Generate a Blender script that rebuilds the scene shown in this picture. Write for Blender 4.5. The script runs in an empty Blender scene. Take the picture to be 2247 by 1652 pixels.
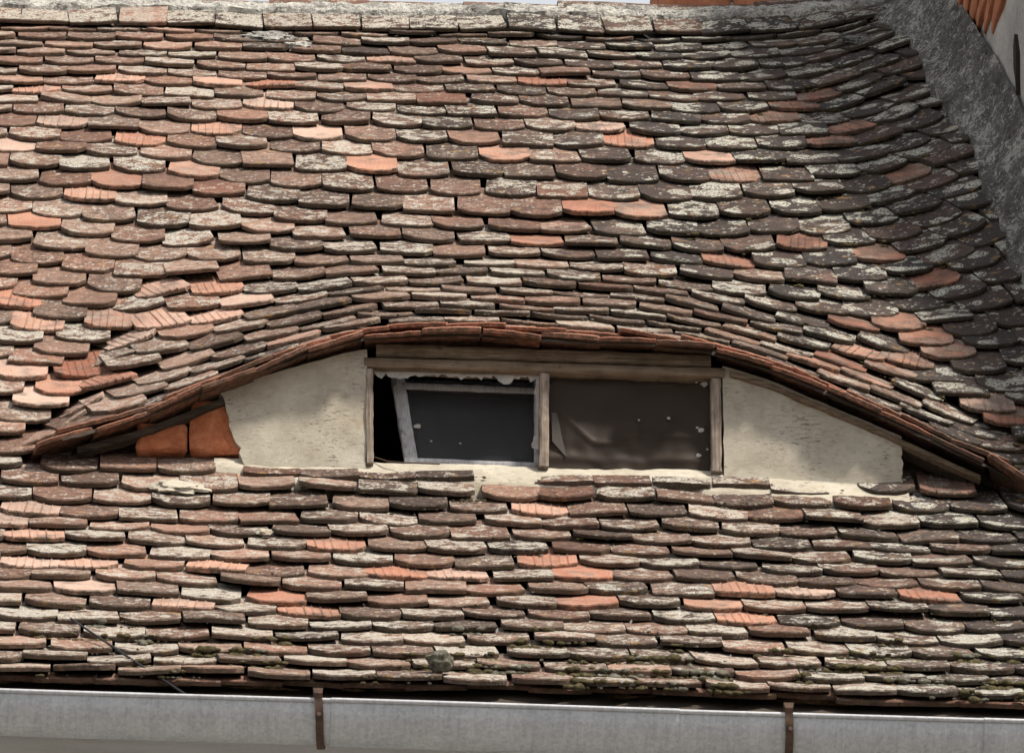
import bpy, bmesh, math, random
from mathutils import Vector, Matrix, noise

R = math.radians
sc = bpy.context.scene
col = sc.collection
rng = random.Random(7)

# ------------------------------------------------------------------ camera
F, W, HH = 15640.0, 2247.0, 1651.8           # focal length / frame in the measuring grid used for the photograph
PITCH, YAW = R(30), R(3.3)
CAM = Vector((-18.3 * math.tan(YAW), 0.0, 1.6))
cam_d = bpy.data.cameras.new('camera')
cam_d.sensor_width = 36.0
cam_d.lens = 36.0 * F / W
cam_d.clip_start = 0.5
cam_d.clip_end = 6000
cam = bpy.data.objects.new('camera', cam_d)
cam.location = CAM
cam.rotation_euler = (R(90) + PITCH, 0, -YAW)
col.objects.link(cam)
sc.camera = cam

# ------------------------------------------------------------------ sky, sun, exposure
SUN_EL, SUN_AZ = R(56), R(50)                # azimuth measured from the street side (-Y) towards +X
SV = Vector((math.cos(SUN_EL) * math.sin(SUN_AZ), -math.cos(SUN_EL) * math.cos(SUN_AZ), math.sin(SUN_EL)))
world = bpy.data.worlds.new('World')
sc.world = world
world.use_nodes = True
wn, wl = world.node_tree.nodes, world.node_tree.links
bg = wn['Background']
sky = wn.new('ShaderNodeTexSky')
sky.sky_type = 'NISHITA'
sky.sun_disc = False
sky.sun_elevation = SUN_EL
sky.sun_rotation = math.atan2(SV.x, SV.y)
sky.air_density = 1.0
sky.dust_density = 3.0
sky.ozone_density = 1.0
veil = wn.new('ShaderNodeMix')
veil.data_type = 'RGBA'
veil.inputs[0].default_value = 0.72
veil.inputs[7].default_value = (10.6, 10.8, 11.2, 1)   # thin bright cloud over the whole sky
wl.new(sky.outputs[0], veil.inputs[6])
wl.new(veil.outputs[2], bg.inputs[0])
bg.inputs[1].default_value = 0.07
sun_d = bpy.data.lights.new('sun', 'SUN')
sun_d.energy = 5.0
sun_d.angle = R(7.5)
sun_d.color = (1.0, 0.93, 0.83)
sun = bpy.data.objects.new('sun', sun_d)
sun.rotation_euler = SV.to_track_quat('Z', 'Y').to_euler()
sun.location = (8, 8, 25)
col.objects.link(sun)
sc.view_settings.view_transform = 'Standard'
sc.view_settings.look = 'None'
sc.view_settings.exposure = 0.37
sc.view_settings.gamma = 1.0
sc.view_settings.use_curve_mapping = False
sc.render.engine = 'CYCLES'
sc.cycles.max_bounces = 4
sc.cycles.diffuse_bounces = 2
sc.cycles.glossy_bounces = 1
sc.cycles.transparent_max_bounces = 6
sc.cycles.use_adaptive_sampling = True
sc.cycles.adaptive_threshold = .03

# ------------------------------------------------------------------ measuring: photo point -> point in the place
cyw, syw, cpt, spt = math.cos(YAW), math.sin(YAW), math.cos(PITCH), math.sin(PITCH)
FW = Vector((syw * cpt, cyw * cpt, spt)); RT = Vector((cyw, -syw, 0)); UP = Vector((-syw * spt, -cyw * spt, cpt))
def proj(p):
    d = Vector(p) - CAM; z = d.dot(FW)
    return W / 2 + F * d.dot(RT) / z, HH / 2 - F * d.dot(UP) / z
def atY(x, y, Y):
    r = FW + RT * ((x - W / 2) / F) - UP * ((y - HH / 2) / F)
    return CAM + r * ((Y - CAM.y) / r.y)
def sst(a, b, x):
    t = min(1.0, max(0.0, (x - a) / (b - a)))
    return t * t * (3 - 2 * t)
def nz(x, y=0.0, z=0.0): return noise.noise(Vector((x, y, z)))
def fbm(x, y, z, o=4): return noise.fractal(Vector((x, y, z)), 1.0, 2.0, o)

# ------------------------------------------------------------------ node helper and materials
class NT:
    def __init__(s, name):
        s.m = bpy.data.materials.new(name); s.m.use_nodes = True
        s.t = s.m.node_tree; s.t.nodes.clear()
        s.out = s.t.nodes.new('ShaderNodeOutputMaterial')
        s.b = s.t.nodes.new('ShaderNodeBsdfPrincipled')
        s.t.links.new(s.b.outputs[0], s.out.inputs[0])
        s.pos = s.t.nodes.new('ShaderNodeNewGeometry').outputs['Position']
    def n(s, t): return s.t.nodes.new(t)
    def set(s, sock, v):
        if hasattr(v, 'links'): s.t.links.new(v, sock)
        elif isinstance(v, tuple) and len(v) == 3 and sock.type == 'RGBA': sock.default_value = (*v, 1)
        else: sock.default_value = v
    def math(s, op, a, b=0.0, c=0.0, clamp=False):
        k = s.n('ShaderNodeMath'); k.operation = op; k.use_clamp = clamp
        s.set(k.inputs[0], a); s.set(k.inputs[1], b); s.set(k.inputs[2], c); return k.outputs[0]
    def vmath(s, op, a, b=(0, 0, 0)):
        k = s.n('ShaderNodeVectorMath'); k.operation = op
        s.set(k.inputs[0], a); s.set(k.inputs[1], b); return k.outputs[0]
    def noise(s, scale, detail=4, rough=.6, v=None, dist=0.0):
        k = s.n('ShaderNodeTexNoise'); s.set(k.inputs['Vector'], s.pos if v is None else v)
        k.inputs['Scale'].default_value = scale; k.inputs['Detail'].default_value = detail
        k.inputs['Roughness'].default_value = rough; k.inputs['Distortion'].default_value = dist
        return k.outputs['Fac']
    def voro(s, scale, v=None, feature='F1', rand=1.0):
        k = s.n('ShaderNodeTexVoronoi'); s.set(k.inputs['Vector'], s.pos if v is None else v)
        k.feature = feature; k.inputs['Scale'].default_value = scale; k.inputs['Randomness'].default_value = rand
        return k
    def ramp(s, f, stops, mode='LINEAR'):
        k = s.n('ShaderNodeValToRGB'); k.color_ramp.interpolation = mode
        e = k.color_ramp.elements
        while len(e) > 1: e.remove(e[-1])
        e[0].position = stops[0][0]; e[0].color = (*stops[0][1], 1)
        for p, c in stops[1:]:
            x = e.new(p); x.color = (*c, 1)
        s.set(k.inputs[0], f); return k.outputs[0]
    def step(s, f, a, b):
        k = s.n('ShaderNodeMapRange'); k.interpolation_type = 'SMOOTHSTEP'
        s.set(k.inputs[0], f); s.set(k.inputs[1], a); s.set(k.inputs[2], b)
        return k.outputs[0]
    def mix(s, f, a, b):
        k = s.n('ShaderNodeMix'); k.data_type = 'RGBA'
        s.set(k.inputs[0], f); s.set(k.inputs[6], a); s.set(k.inputs[7], b); return k.outputs[2]
    def bump(s, h, strength, dist):
        k = s.n('ShaderNodeBump'); k.inputs['Strength'].default_value = strength; k.inputs['Distance'].default_value = dist
        s.set(k.inputs['Height'], h); s.t.links.new(k.outputs[0], s.b.inputs['Normal'])
    def attr(s, name):
        a = s.n('ShaderNodeAttribute'); a.attribute_type = 'GEOMETRY'; a.attribute_name = name
        b = s.n('ShaderNodeAttribute'); b.attribute_type = 'OBJECT'; b.attribute_name = name
        return s.math('ADD', a.outputs['Fac'], b.outputs['Fac'])
    def done(s, colour, rough=.9, spec=.2):
        s.set(s.b.inputs['Base Color'], colour); s.set(s.b.inputs['Roughness'], rough)
        s.b.inputs['Specular IOR Level'].default_value = spec
        return s.m
M = {}

def tile_material():
    k = NT('clay_tile')
    seed, fresh, dark, lich, tone = (k.attr(a) for a in ('seed', 'fresh', 'dark', 'lich', 'tone'))
    off = k.n('ShaderNodeCombineXYZ')
    k.set(off.inputs[0], k.math('MULTIPLY', seed, 37.0)); k.set(off.inputs[1], k.math('MULTIPLY', seed, 71.0)); k.set(off.inputs[2], k.math('MULTIPLY', seed, 19.0))
    P = k.vmath('ADD', k.pos, off.outputs[0])
    nb = k.noise(11, 2, .6, P); nm = k.noise(38, 3, .65, P); nf = k.noise(125, 3, .8, P)
    P2 = k.vmath('ADD', P, k.vmath('MULTIPLY', k.math('SUBTRACT', nf, .5), (.03, .03, .03)))
    inv = k.math('SUBTRACT', 1.0, k.math('MULTIPLY', fresh, .82))
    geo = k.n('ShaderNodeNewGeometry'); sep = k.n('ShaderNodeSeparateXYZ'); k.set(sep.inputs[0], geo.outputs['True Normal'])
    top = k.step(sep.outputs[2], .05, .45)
    # fired clay, weathered grey brown with grainy speckle
    f = k.math('ADD', k.math('MULTIPLY', nm, .75), k.math('ADD', k.math('MULTIPLY', nf, .85), k.math('SUBTRACT', k.math('MULTIPLY', tone, .48), .585)))
    worn = k.ramp(f, [(.12, (.026, .021, .018)), (.34, (.078, .056, .047)), (.48, (.150, .102, .080)), (.60, (.235, .155, .118)), (.74, (.34, .235, .182)), (.92, (.48, .39, .32))])
    wr = k.n('ShaderNodeTexWhiteNoise'); wr.noise_dimensions = '1D'; k.set(wr.inputs['W'], seed)
    redden = k.math('MULTIPLY', k.step(k.math('ADD', k.math('MULTIPLY', wr.outputs['Value'], .6), k.math('MULTIPLY', nb, .8)), .62, 1.0), .32)
    worn = k.mix(redden, worn, k.vmath('MULTIPLY', worn, (1.45, .88, .72)))
    # newer tile, orange to dusty pink
    fr = k.ramp(k.math('ADD', k.math('MULTIPLY', nf, .35), k.math('ADD', k.math('MULTIPLY', nb, .3), k.math('MULTIPLY', tone, .5))), [(.28, (.33, .130, .080)), (.48, (.44, .19, .122)), (.66, (.52, .285, .20)), (.85, (.58, .42, .34))])
    soot_shade = k.step(k.math('ADD', k.math('ADD', nb, k.math('MULTIPLY', nf, .45)), k.math('MULTIPLY', dark, .2)), .74, 1.0)  # soot patches; dark adds painted shade on the newer tiles
    fr = k.mix(k.math('MULTIPLY', soot_shade, .7), fr, (.095, .07, .058))
    c = k.mix(fresh, worn, fr)
    # black algae, deepened by painted-in shade of the gable wall
    al = k.math('MULTIPLY', k.step(k.math('ADD', k.math('ADD', k.math('MULTIPLY', nb, .9), k.math('MULTIPLY', nf, .35)), k.math('MULTIPLY', dark, .72)), .76, 1.25), inv)
    c = k.mix(k.math('MULTIPLY', al, .88), c, k.ramp(nf, [(.32, (.017, .016, .017)), (.68, (.062, .056, .054))]))
    wd = k.step(k.math('ADD', k.noise(2.6, 3, .6), k.math('MULTIPLY', nf, .25)), .54, .78)
    c = k.mix(k.math('MULTIPLY', wd, .38), c, (.062, .047, .040))
    # ochre lichen film
    oc = k.math('MULTIPLY', k.step(k.math('ADD', k.noise(23, 1, .6, k.vmath('ADD', P, (5, 9, 3))), k.math('MULTIPLY', nf, .3)), .78, .92), inv)
    c = k.mix(k.math('MULTIPLY', oc, .55), c, (.36, .22, .085))
    # pale crust lichen: broken grainy patches
    pn = k.noise(24, 3, .65, k.vmath('ADD', P2, (3, 1, 7)))
    pt = k.math('ADD', k.math('ADD', k.math('MULTIPLY', pn, .95), k.math('MULTIPLY', nf, .36)), k.math('SUBTRACT', k.math('MULTIPLY', lich, .34), k.math('MULTIPLY', dark, .13)))
    crust = k.math('MULTIPLY', k.step(pt, .865, .935), k.math('MULTIPLY', inv, .8))
    # round lichens with rings
    vr = k.voro(13, k.vmath('ADD', P2, k.vmath('MULTIPLY', k.math('SUBTRACT', nm, .5), (.05, -.05, .05)))); cr = k.n('ShaderNodeSeparateColor'); k.set(cr.inputs[0], vr.outputs['Color'])
    rad = k.math('MULTIPLY', k.step(cr.outputs[0], k.math('SUBTRACT', .36, k.math('MULTIPLY', dark, .16)), .95), k.math('ADD', .32, k.math('ADD', k.math('MULTIPLY', lich, .30), k.math('MULTIPLY', dark, .26))))
    inside = k.step(vr.outputs['Distance'], rad, k.math('SUBTRACT', rad, .05))
    ring = k.math('ADD', .5, k.math('MULTIPLY', .5, k.math('SINE', k.math('MULTIPLY', vr.outputs['Distance'], 42.0))))
    rings = k.math('MULTIPLY', k.math('MULTIPLY', inside, k.step(k.math('ADD', k.math('MULTIPLY', ring, .22), k.math('ADD', k.math('MULTIPLY', nf, .9), k.math('MULTIPLY', nm, .5))), .68, .86)), k.math('MULTIPLY', inv, k.step(k.math('ADD', dark, lich), .35, .9)))
    # small spots
    vs = k.voro(70, P2); cs = k.n('ShaderNodeSeparateColor'); k.set(cs.inputs[0], vs.outputs['Color'])
    spot = k.math('MULTIPLY', k.step(vs.outputs['Distance'], .46, .32), k.step(k.math('ADD', cs.outputs[0], k.math('ADD', k.math('MULTIPLY', lich, .3), k.math('SUBTRACT', k.math('MULTIPLY', k.math('SUBTRACT', pn, .5), .9), k.math('MULTIPLY', dark, .10)))), .86, .95))
    spot = k.math('MULTIPLY', k.math('MULTIPLY', spot, inv), .8)
    lm = k.math('MULTIPLY', k.math('MAXIMUM', k.math('MAXIMUM', crust, rings), spot), k.math('ADD', .16, k.math('MULTIPLY', top, .84)))
    lc = k.ramp(nf, [(.36, (.22, .195, .155)), (.5, (.44, .405, .34)), (.66, (.66, .62, .55))])
    lc = k.mix(k.math('MULTIPLY', dark, .5), lc, (.47, .48, .41))
    c = k.mix(lm, c, lc)
    # grime on the cut faces, with their self-shading painted in
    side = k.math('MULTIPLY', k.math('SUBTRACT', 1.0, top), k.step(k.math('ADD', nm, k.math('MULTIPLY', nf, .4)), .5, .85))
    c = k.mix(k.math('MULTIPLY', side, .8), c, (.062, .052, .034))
    k.bump(k.noise(110, 3, .78, P), 1.0, .010)
    return k.done(c, .93, .15)
M['tile'] = tile_material()

def simple(name, stops, scale=30, detail=5, rough=.9, bump=(.5, .004), scale2=200, spec=.2, dist=0.0, stretch=None):
    k = NT(name)
    v = k.vmath('MULTIPLY', k.pos, stretch) if stretch else None
    a = k.noise(scale, detail, .62, v, dist); b = k.noise(scale2, 4, .7, v)
    f = k.math('ADD', k.math('MULTIPLY', a, .7), k.math('MULTIPLY', b, .3))
    k.bump(f, *bump)
    return k.done(k.ramp(f, stops), rough, spec)

def plaster_material():
    k = NT('lime_plaster')
    a = k.noise(5, 4, .6); b = k.noise(45, 5, .65); g = k.noise(420, 3, .7)
    f = k.math('ADD', k.math('MULTIPLY', a, .55), k.math('ADD', k.math('MULTIPLY', b, .25), k.math('MULTIPLY', g, .22)))
    c = k.ramp(f, [(.3, (.26, .225, .172)), (.46, (.40, .358, .285)), (.60, (.49, .45, .37)), (.8, (.57, .53, .455))])
    st = k.vmath('MULTIPLY', k.pos, (38, 38, 150))
    sc_ = k.step(k.noise(1.0, 4, .75, st), .555, .63)
    c = k.mix(k.math('MULTIPLY', sc_, k.math('MULTIPLY', k.step(k.noise(6, 3), .46, .62), .8)), c, (.13, .12, .10))
    d = k.step(k.noise(9, 5, .7, k.vmath('ADD', k.pos, (3, 3, 3))), .58, .72)
    c = k.mix(k.math('MULTIPLY', d, .45), c, (.33, .25, .15))
    k.bump(k.math('ADD', k.math('MULTIPLY', b, .6), k.math('ADD', k.math('MULTIPLY', g, .6), k.math('MULTIPLY', sc_, -.5))), .6, .005)
    return k.done(c, .95, .1)
M['plaster'] = plaster_material()

def mortar_material(name, dk, streak):
    k = NT(name)
    a = k.noise(5, 3, .6); b = k.noise(26, 4, .8); g = k.noise(75, 3, .85)
    sv = k.noise(1.0, 3, .7, k.vmath('MULTIPLY', k.pos, (30, 12, 12)))
    base = k.ramp(k.math('ADD', k.math('MULTIPLY', a, .45), k.math('MULTIPLY', b, .55)), [(.34, tuple(x * dk for x in (.13, .125, .12))), (.5, tuple(x * dk for x in (.27, .258, .235))), (.66, tuple(x * dk for x in (.43, .41, .37)))])
    m = k.step(k.math('ADD', k.math('MULTIPLY', g, .8), k.math('ADD', k.math('MULTIPLY', sv, .45), k.math('MULTIPLY', a, .35))), .78 + streak, .90 + streak)
    c = k.mix(k.math('MULTIPLY', m, .85), base, tuple(x * (.5 + .45 * dk) for x in (.62, .60, .54)))
    c = k.mix(k.math('MULTIPLY', k.step(k.math('ADD', k.math('MULTIPLY', g, .6), k.math('MULTIPLY', b, .5)), .50, .40), .85), c, (.035, .033, .032))
    k.bump(k.math('ADD', b, k.math('MULTIPLY', g, .7)), 1.0, .022)
    return k.done(c, .95, .1)
M['mortar'] = mortar_material('ridge_mortar', 1.0, -.02)
M['mortar_dark'] = mortar_material('cement_flashing', .42, .02)

def wood_material(name, lo, mid, hi, along):
    k = NT(name)
    st = {'x': (6, 160, 160), 'z': (160, 160, 6)}[along]
    g = k.noise(1.0, 5, .65, k.vmath('MULTIPLY', k.pos, st), .6); p = k.noise(14, 4, .6)
    c = k.ramp(k.math('ADD', k.math('MULTIPLY', g, .65), k.math('MULTIPLY', p, .35)), [(.34, lo), (.5, mid), (.68, hi)])
    c = k.mix(k.math('MULTIPLY', k.step(p, .58, .72), .75), c, (.045, .033, .025))
    k.bump(g, .8, .004)
    return k.done(c, .85, .2)
M['wood_x'] = wood_material('weathered_wood_rail', (.07, .05, .035), (.175, .128, .088), (.30, .24, .175), 'x')
M['wood_z'] = wood_material('weathered_wood_post', (.08, .06, .045), (.24, .19, .15), (.46, .41, .36), 'z')
M['wood_dark'] = wood_material('dark_roof_wood', (.02, .016, .013), (.055, .042, .032), (.11, .085, .065), 'x')
M['sash'] = wood_material('grey_painted_sash', (.22, .21, .21), (.36, .35, .36), (.48, .47, .48), 'z')
M['brick'] = simple('red_brick', [(.3, (.20, .065, .03)), (.5, (.40, .135, .062)), (.7, (.52, .22, .12))], 22, 5, .92, (.8, .008), 140)
M['brick_old'] = simple('chimney_brick', [(.3, (.22, .09, .045)), (.5, (.40, .155, .08)), (.7, (.52, .24, .14))], 14, 5, .92, (.6, .006), 120)
M['moss'] = simple('moss', [(.3, (.024, .021, .012)), (.5, (.085, .070, .032)), (.7, (.22, .17, .08))], 70, 5, 1.0, (1.0, .02), 420)
M['moss_grey'] = simple('grey_moss', [(.3, (.05, .047, .034)), (.5, (.17, .16, .12)), (.7, (.36, .34, .27))], 80, 5, 1.0, (1.0, .02), 500)
M['rust'] = simple('rusty_iron', [(.3, (.03, .02, .016)), (.5, (.072, .042, .028)), (.7, (.14, .07, .038))], 40, 5, .8, (.5, .002), 300, .35)
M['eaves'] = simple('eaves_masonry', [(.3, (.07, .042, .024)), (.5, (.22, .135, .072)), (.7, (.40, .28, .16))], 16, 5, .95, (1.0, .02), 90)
M['cornice'] = simple('cornice_plaster', [(.3, (.56, .535, .49)), (.5, (.70, .675, .63)), (.7, (.78, .76, .71))], 6, 5, .92, (.4, .004), 130, stretch=(.5, 4, 4))
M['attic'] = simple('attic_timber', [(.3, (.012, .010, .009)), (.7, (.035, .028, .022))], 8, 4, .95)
M['cable'] = simple('black_cable', [(.3, (.012, .013, .015)), (.7, (.03, .03, .034))], 40, 3, .55, (.2, .001))
M['white'] = simple('white_feather', [(.3, (.6, .6, .6)), (.7, (.8, .8, .8))], 60, 3, .8, (.2, .001))
M['ground'] = simple('pale_stone_paving', [(.3, (.15, .14, .13)), (.7, (.22, .21, .19))], 2, 5, .95, (.4, .01), 60)
M['fragment'] = simple('film_scrap', [(.3, (.24, .225, .205)), (.5, (.36, .34, .315)), (.7, (.48, .46, .43))], 30, 4, .8, (.6, .003))
def zinc_material():
    k = NT('galvanised_steel')
    v = k.voro(120); st = k.noise(1.0, 4, .7, k.vmath('MULTIPLY', k.pos, (110, 10, 10))); a = k.noise(9, 4, .6); g = k.noise(260, 3, .7)
    sp = k.n('ShaderNodeSeparateColor'); k.set(sp.inputs[0], v.outputs['Color'])
    f = k.math('ADD', k.math('MULTIPLY', sp.outputs[0], .16), k.math('ADD', k.math('MULTIPLY', st, .4), k.math('ADD', k.math('MULTIPLY', a, .3), k.math('MULTIPLY', g, .2))))
    c = k.ramp(f, [(.34, (.29, .296, .31)), (.5, (.385, .392, .406)), (.66, (.48, .487, .5))])
    k.b.inputs['Metallic'].default_value = .2
    k.bump(g, .15, .001)
    return k.done(c, k.ramp(f, [(.3, (.5, .5, .5)), (.7, (.66, .66, .66))]), .4)
M['zinc'] = zinc_material()
def film_material(name, dust, clear, hi=0.0):
    k = NT(name)
    a = k.noise(6, 4, .6, dist=1.0); b = k.noise(90, 4, .7)
    f = k.math('ADD', k.math('MULTIPLY', a, .7), k.math('MULTIPLY', b, .3))
    k.done(k.ramp(f, [(.3, tuple(x * .6 for x in dust)), (.6, dust), (.8, tuple(min(1, x * 1.8) for x in dust))]), .6, .2)
    k.bump(a, .15, .01)
    tr = k.n('ShaderNodeBsdfTransparent'); tr.inputs[0].default_value = (.8, .76, .7, 1)
    mx = k.n('ShaderNodeMixShader'); mx.inputs[0].default_value = clear
    k.t.links.new(k.b.outputs[0], mx.inputs[1]); k.t.links.new(tr.outputs[0], mx.inputs[2]); k.t.links.new(mx.outputs[0], k.out.inputs[0])
    return k.m
M['film'] = film_material('dirty_plastic_film', (.052, .037, .027), .3)
M['glass'] = film_material('dusty_glass', (.062, .062, .066), .4)
def wall_material():
    k = NT('gable_render')
    a = k.noise(4, 5, .62); b = k.noise(50, 5, .65); g = k.noise(300, 3, .7)
    f = k.math('ADD', k.math('MULTIPLY', a, .55), k.math('ADD', k.math('MULTIPLY', b, .3), k.math('MULTIPLY', g, .15)))
    c = k.ramp(f, [(.3, (.22, .21, .20)), (.5, (.42, .40, .37)), (.7, (.58, .55, .50))])
    k.bump(k.math('ADD', b, k.math('MULTIPLY', g, .5)), .7, .008)
    return k.done(c, .95, .1)
M['gable'] = wall_material()

# ------------------------------------------------------------------ object helpers
def tag(o, label=None, cat=None, group=None, kind=None):
    if label: o['label'] = label
    if cat: o['category'] = cat
    if group: o['group'] = group
    if kind: o['kind'] = kind
    return o
def adopt(o, parent):
    if parent is not None:
        o.parent = parent
        base = parent
        loc = Vector(base.location)
        o.matrix_parent_inverse = Matrix.Translation(-loc) if parent.type == 'EMPTY' else Matrix.Identity(4)
    return o
def thing(name, loc, label, cat, group=None):
    o = bpy.data.objects.new(name, None); o.empty_display_size = .1; o.location = loc
    col.objects.link(o); return tag(o, label, cat, group)
def mk(name, vs, fs, mat, parent=None, smooth=None):
    me = bpy.data.meshes.new(name)
    me.from_pydata([tuple(v) for v in vs], [], fs); me.update()
    bm = bmesh.new(); bm.from_mesh(me); bmesh.ops.recalc_face_normals(bm, faces=bm.faces); bm.to_mesh(me); bm.free()
    if smooth is not None:
        me.polygons.foreach_set('use_smooth', [True] * len(me.polygons)); me.set_sharp_from_angle(angle=R(smooth))
    me.materials.append(M[mat] if isinstance(mat, str) else mat)
    o = bpy.data.objects.new(name, me); col.objects.link(o)
    return adopt(o, parent)
def quadgrid(nu, nv, f, off=0, flip=False):
    vs = [f(i / nu, j / nv) for j in range(nv + 1) for i in range(nu + 1)]
    fs = [(off + j * (nu + 1) + i, off + j * (nu + 1) + i + 1, off + (j + 1) * (nu + 1) + i + 1, off + (j + 1) * (nu + 1) + i) for j in range(nv) for i in range(nu)]
    if flip: fs = [q[::-1] for q in fs]
    return vs, fs
def slab(name, nu, nv, front, back, mat, parent=None, smooth=40):
    """closed solid between two sheets front(s,t) and back(s,t)"""
    a, fa = quadgrid(nu, nv, front); b, fb = quadgrid(nu, nv, back, len(a), True)
    n = len(a); w = nu + 1; fs = fa + fb
    def edge(p, q): fs.append((p, q, q + n, p + n))
    for i in range(nu): edge(i, i + 1); edge(nv * w + i + 1, nv * w + i)
    for j in range(nv): edge((j + 1) * w, j * w); edge(j * w + nu, (j + 1) * w + nu)
    return mk(name, a + b, fs, mat, parent, smooth)
def beam(name, p0, p1, hgt, dep, mat, parent=None, up=Vector((0, 0, 1)), rough=.003, seed=0.0, n=14):
    """timber from p0 to p1 (centre of its front top edge line), hgt down, dep to the back (+Y), worn edges"""
    p0, p1 = Vector(p0), Vector(p1)
    d = (p1 - p0).normalized(); back = Vector((0, 1, 0)); back = (back - d * back.dot(d)).normalized(); dn = d.cross(back).normalized()
    if dn.dot(up) > 0: dn = -dn
    c = .12 * min(hgt, dep)
    prof = [(0, c), (c, 0), (dep - c, 0), (dep, c), (dep, hgt - c), (dep - c, hgt), (c, hgt), (0, hgt - c)]
    vs, fs = [], []
    for i in range(n + 1):
        p = p0.lerp(p1, i / n)
        for q, (b, h) in enumerate(prof):
            j = rough * nz(i * .9 + seed * 7, q * 3.1, seed)
            vs.append(p + back * (b + j) + dn * (h + rough * nz(i * .8 + 9, q * 2.3, seed + 4)))
    for i in range(n):
        for q in range(8):
            fs.append((i * 8 + q, i * 8 + (q + 1) % 8, (i + 1) * 8 + (q + 1) % 8, (i + 1) * 8 + q))
    fs.append(tuple(range(8))[::-1]); fs.append(tuple(n * 8 + q for q in range(8)))
    return mk(name, vs, fs, mat, parent, 50)
def tube(name, pts, r, mat, parent=None, sides=7):
    vs, fs = [], []
    pts = [Vector(p) for p in pts]
    for i, p in enumerate(pts):
        d = (pts[min(i + 1, len(pts) - 1)] - pts[max(i - 1, 0)]).normalized()
        a = d.cross(Vector((0.1, .2, 1))).normalized(); b = d.cross(a)
        rr = r[i] if isinstance(r, list) else r
        for q in range(sides):
            t = 2 * math.pi * q / sides; vs.append(p + a * (rr * math.cos(t)) + b * (rr * math.sin(t)))
    for i in range(len(pts) - 1):
        for q in range(sides):
            fs.append((i * sides + q, i * sides + (q + 1) % sides, (i + 1) * sides + (q + 1) % sides, (i + 1) * sides + q))
    fs.append(tuple(range(sides))[::-1]); fs.append(tuple((len(pts) - 1) * sides + q for q in range(sides)))
    return mk(name, vs, fs, mat, parent, 60)
def block(name, c, size, mat, parent=None, rough=.004, seed=0.0, rotz=0.0):
    """brick-like block with broken arrises"""
    bm = bmesh.new(); bmesh.ops.create_cube(bm, size=1.0)
    for v in bm.verts: v.co = Vector((v.co.x * size[0], v.co.y * size[1], v.co.z * size[2]))
    bmesh.ops.bevel(bm, geom=list(bm.edges), offset=min(size) * .09, segments=1, affect='EDGES')
    bmesh.ops.subdivide_edges(bm, edges=[e for e in bm.edges if e.calc_length() > .05], cuts=2, use_grid_fill=True)
    m = Matrix.Rotation(rotz, 4, 'Z'); c = Vector(c)
    for v in bm.verts:
        j = Vector((fbm(v.co.x * 30 + seed, v.co.y * 30, v.co.z * 30, 2), fbm(v.co.x * 30, v.co.y * 30 + seed, v.co.z * 30 + 5, 2), fbm(v.co.x * 30 + 8, v.co.y * 30, v.co.z * 30 + seed, 2)))
        v.co = c + m @ (v.co + j * rough)
    me = bpy.data.meshes.new(name); bm.to_mesh(me); bm.free(); me.materials.append(M[mat])
    me.polygons.foreach_set('use_smooth', [True] * len(me.polygons)); me.set_sharp_from_angle(angle=R(45))
    o = bpy.data.objects.new(name, me); col.objects.link(o); return adopt(o, parent)

# ------------------------------------------------------------------ the roof surface
YE, ZE = 16.85, 10.38                        # front edge of the lowest course
DV, NV = .01, 950
prof = [(YE, ZE)]
for i in range(NV):
    v = (i + .5) * DV
    p = R(38.5 + 4.3 * sst(-.2, .9, v) + 8.2 * sst(1.7, 2.5, v) - 7 * sst(4.3, 7.2, v))
    prof.append((prof[-1][0] + DV * math.cos(p), prof[-1][1] + DV * math.sin(p)))
def PV(v):
    if v < 0: return YE + v * math.cos(R(39)), ZE + v * math.sin(R(39))
    i = min(NV - 1, int(v / DV)); f = v / DV - i; a, b = prof[i], prof[i + 1]
    return a[0] + (b[0] - a[0]) * f, a[1] + (b[1] - a[1]) * f
def v_at(y):                                 # distance up the slope where the middle of the roof shows at photo height y
    lo, hi = 0.0, 9.0
    for _ in range(40):
        m = (lo + hi) / 2
        if proj((0, *PV(m)))[1] > y: lo = m
        else: hi = m
    return lo
GA = .150                                    # exposed length of a course
VW = v_at(1036)                              # the dormer front stands here
YW = PV(VW)[0]
VD = VW - .165                               # drip edge of the eyebrow
YD = PV(VD)[0]
V_TOP = v_at(58)
XG = 1.68                                    # face of the gable wall on the right
curve_px = [(-60, 1010), (70, 972), (170, 946), (297, 910), (419, 862), (533, 820), (656, 772), (775, 735), (898, 729), (1027, 728), (1154, 733), (1290, 744), (1420, 750), (1550, 763), (1680, 798), (1800, 846), (1915, 893), (2025, 946), (2130, 995), (2244, 1046), (2360, 1095)]
ZBD = PV(VD)[1]
ECX = []
for x, y in curve_px:
    p = atY(x, y, YD); ECX.append((p.x, max(0.0, p.z - ZBD - .035)))
def Hraw(u):
    if u <= ECX[0][0] or u >= ECX[-1][0]: return 0.0
    for (a, ha), (b, hb) in zip(ECX, ECX[1:]):
        if u <= b: return ha + (hb - ha) * (u - a) / (b - a)
def Hs(u):
    return sum(w * Hraw(u + d) for d, w in ((-.06, .1), (-.03, .22), (0, .36), (.03, .22), (.06, .1))) * sst(-1.55, -1.36, u) * (1 - sst(1.45, 1.7, u))
_hs = {}
def H(u):
    k = round(u * 100)
    if k not in _hs: _hs[k] = Hs(k / 100)
    if k + 1 not in _hs: _hs[k + 1] = Hs((k + 1) / 100)
    f = u * 100 - k
    return _hs[k] + (_hs[k + 1] - _hs[k]) * f if f >= 0 else _hs[k] + (_hs[k] - _hs.setdefault(k - 1, Hs((k - 1) / 100))) * f
LF, PF = 1.5, 1.3
def swell(u, Y):
    t = (Y - YD) / LF
    return 0.0 if t >= 1 else H(.06 + (u - .06) * (1 + .55 * max(0.0, t))) * (1 - max(-.05, t)) ** PF
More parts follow.
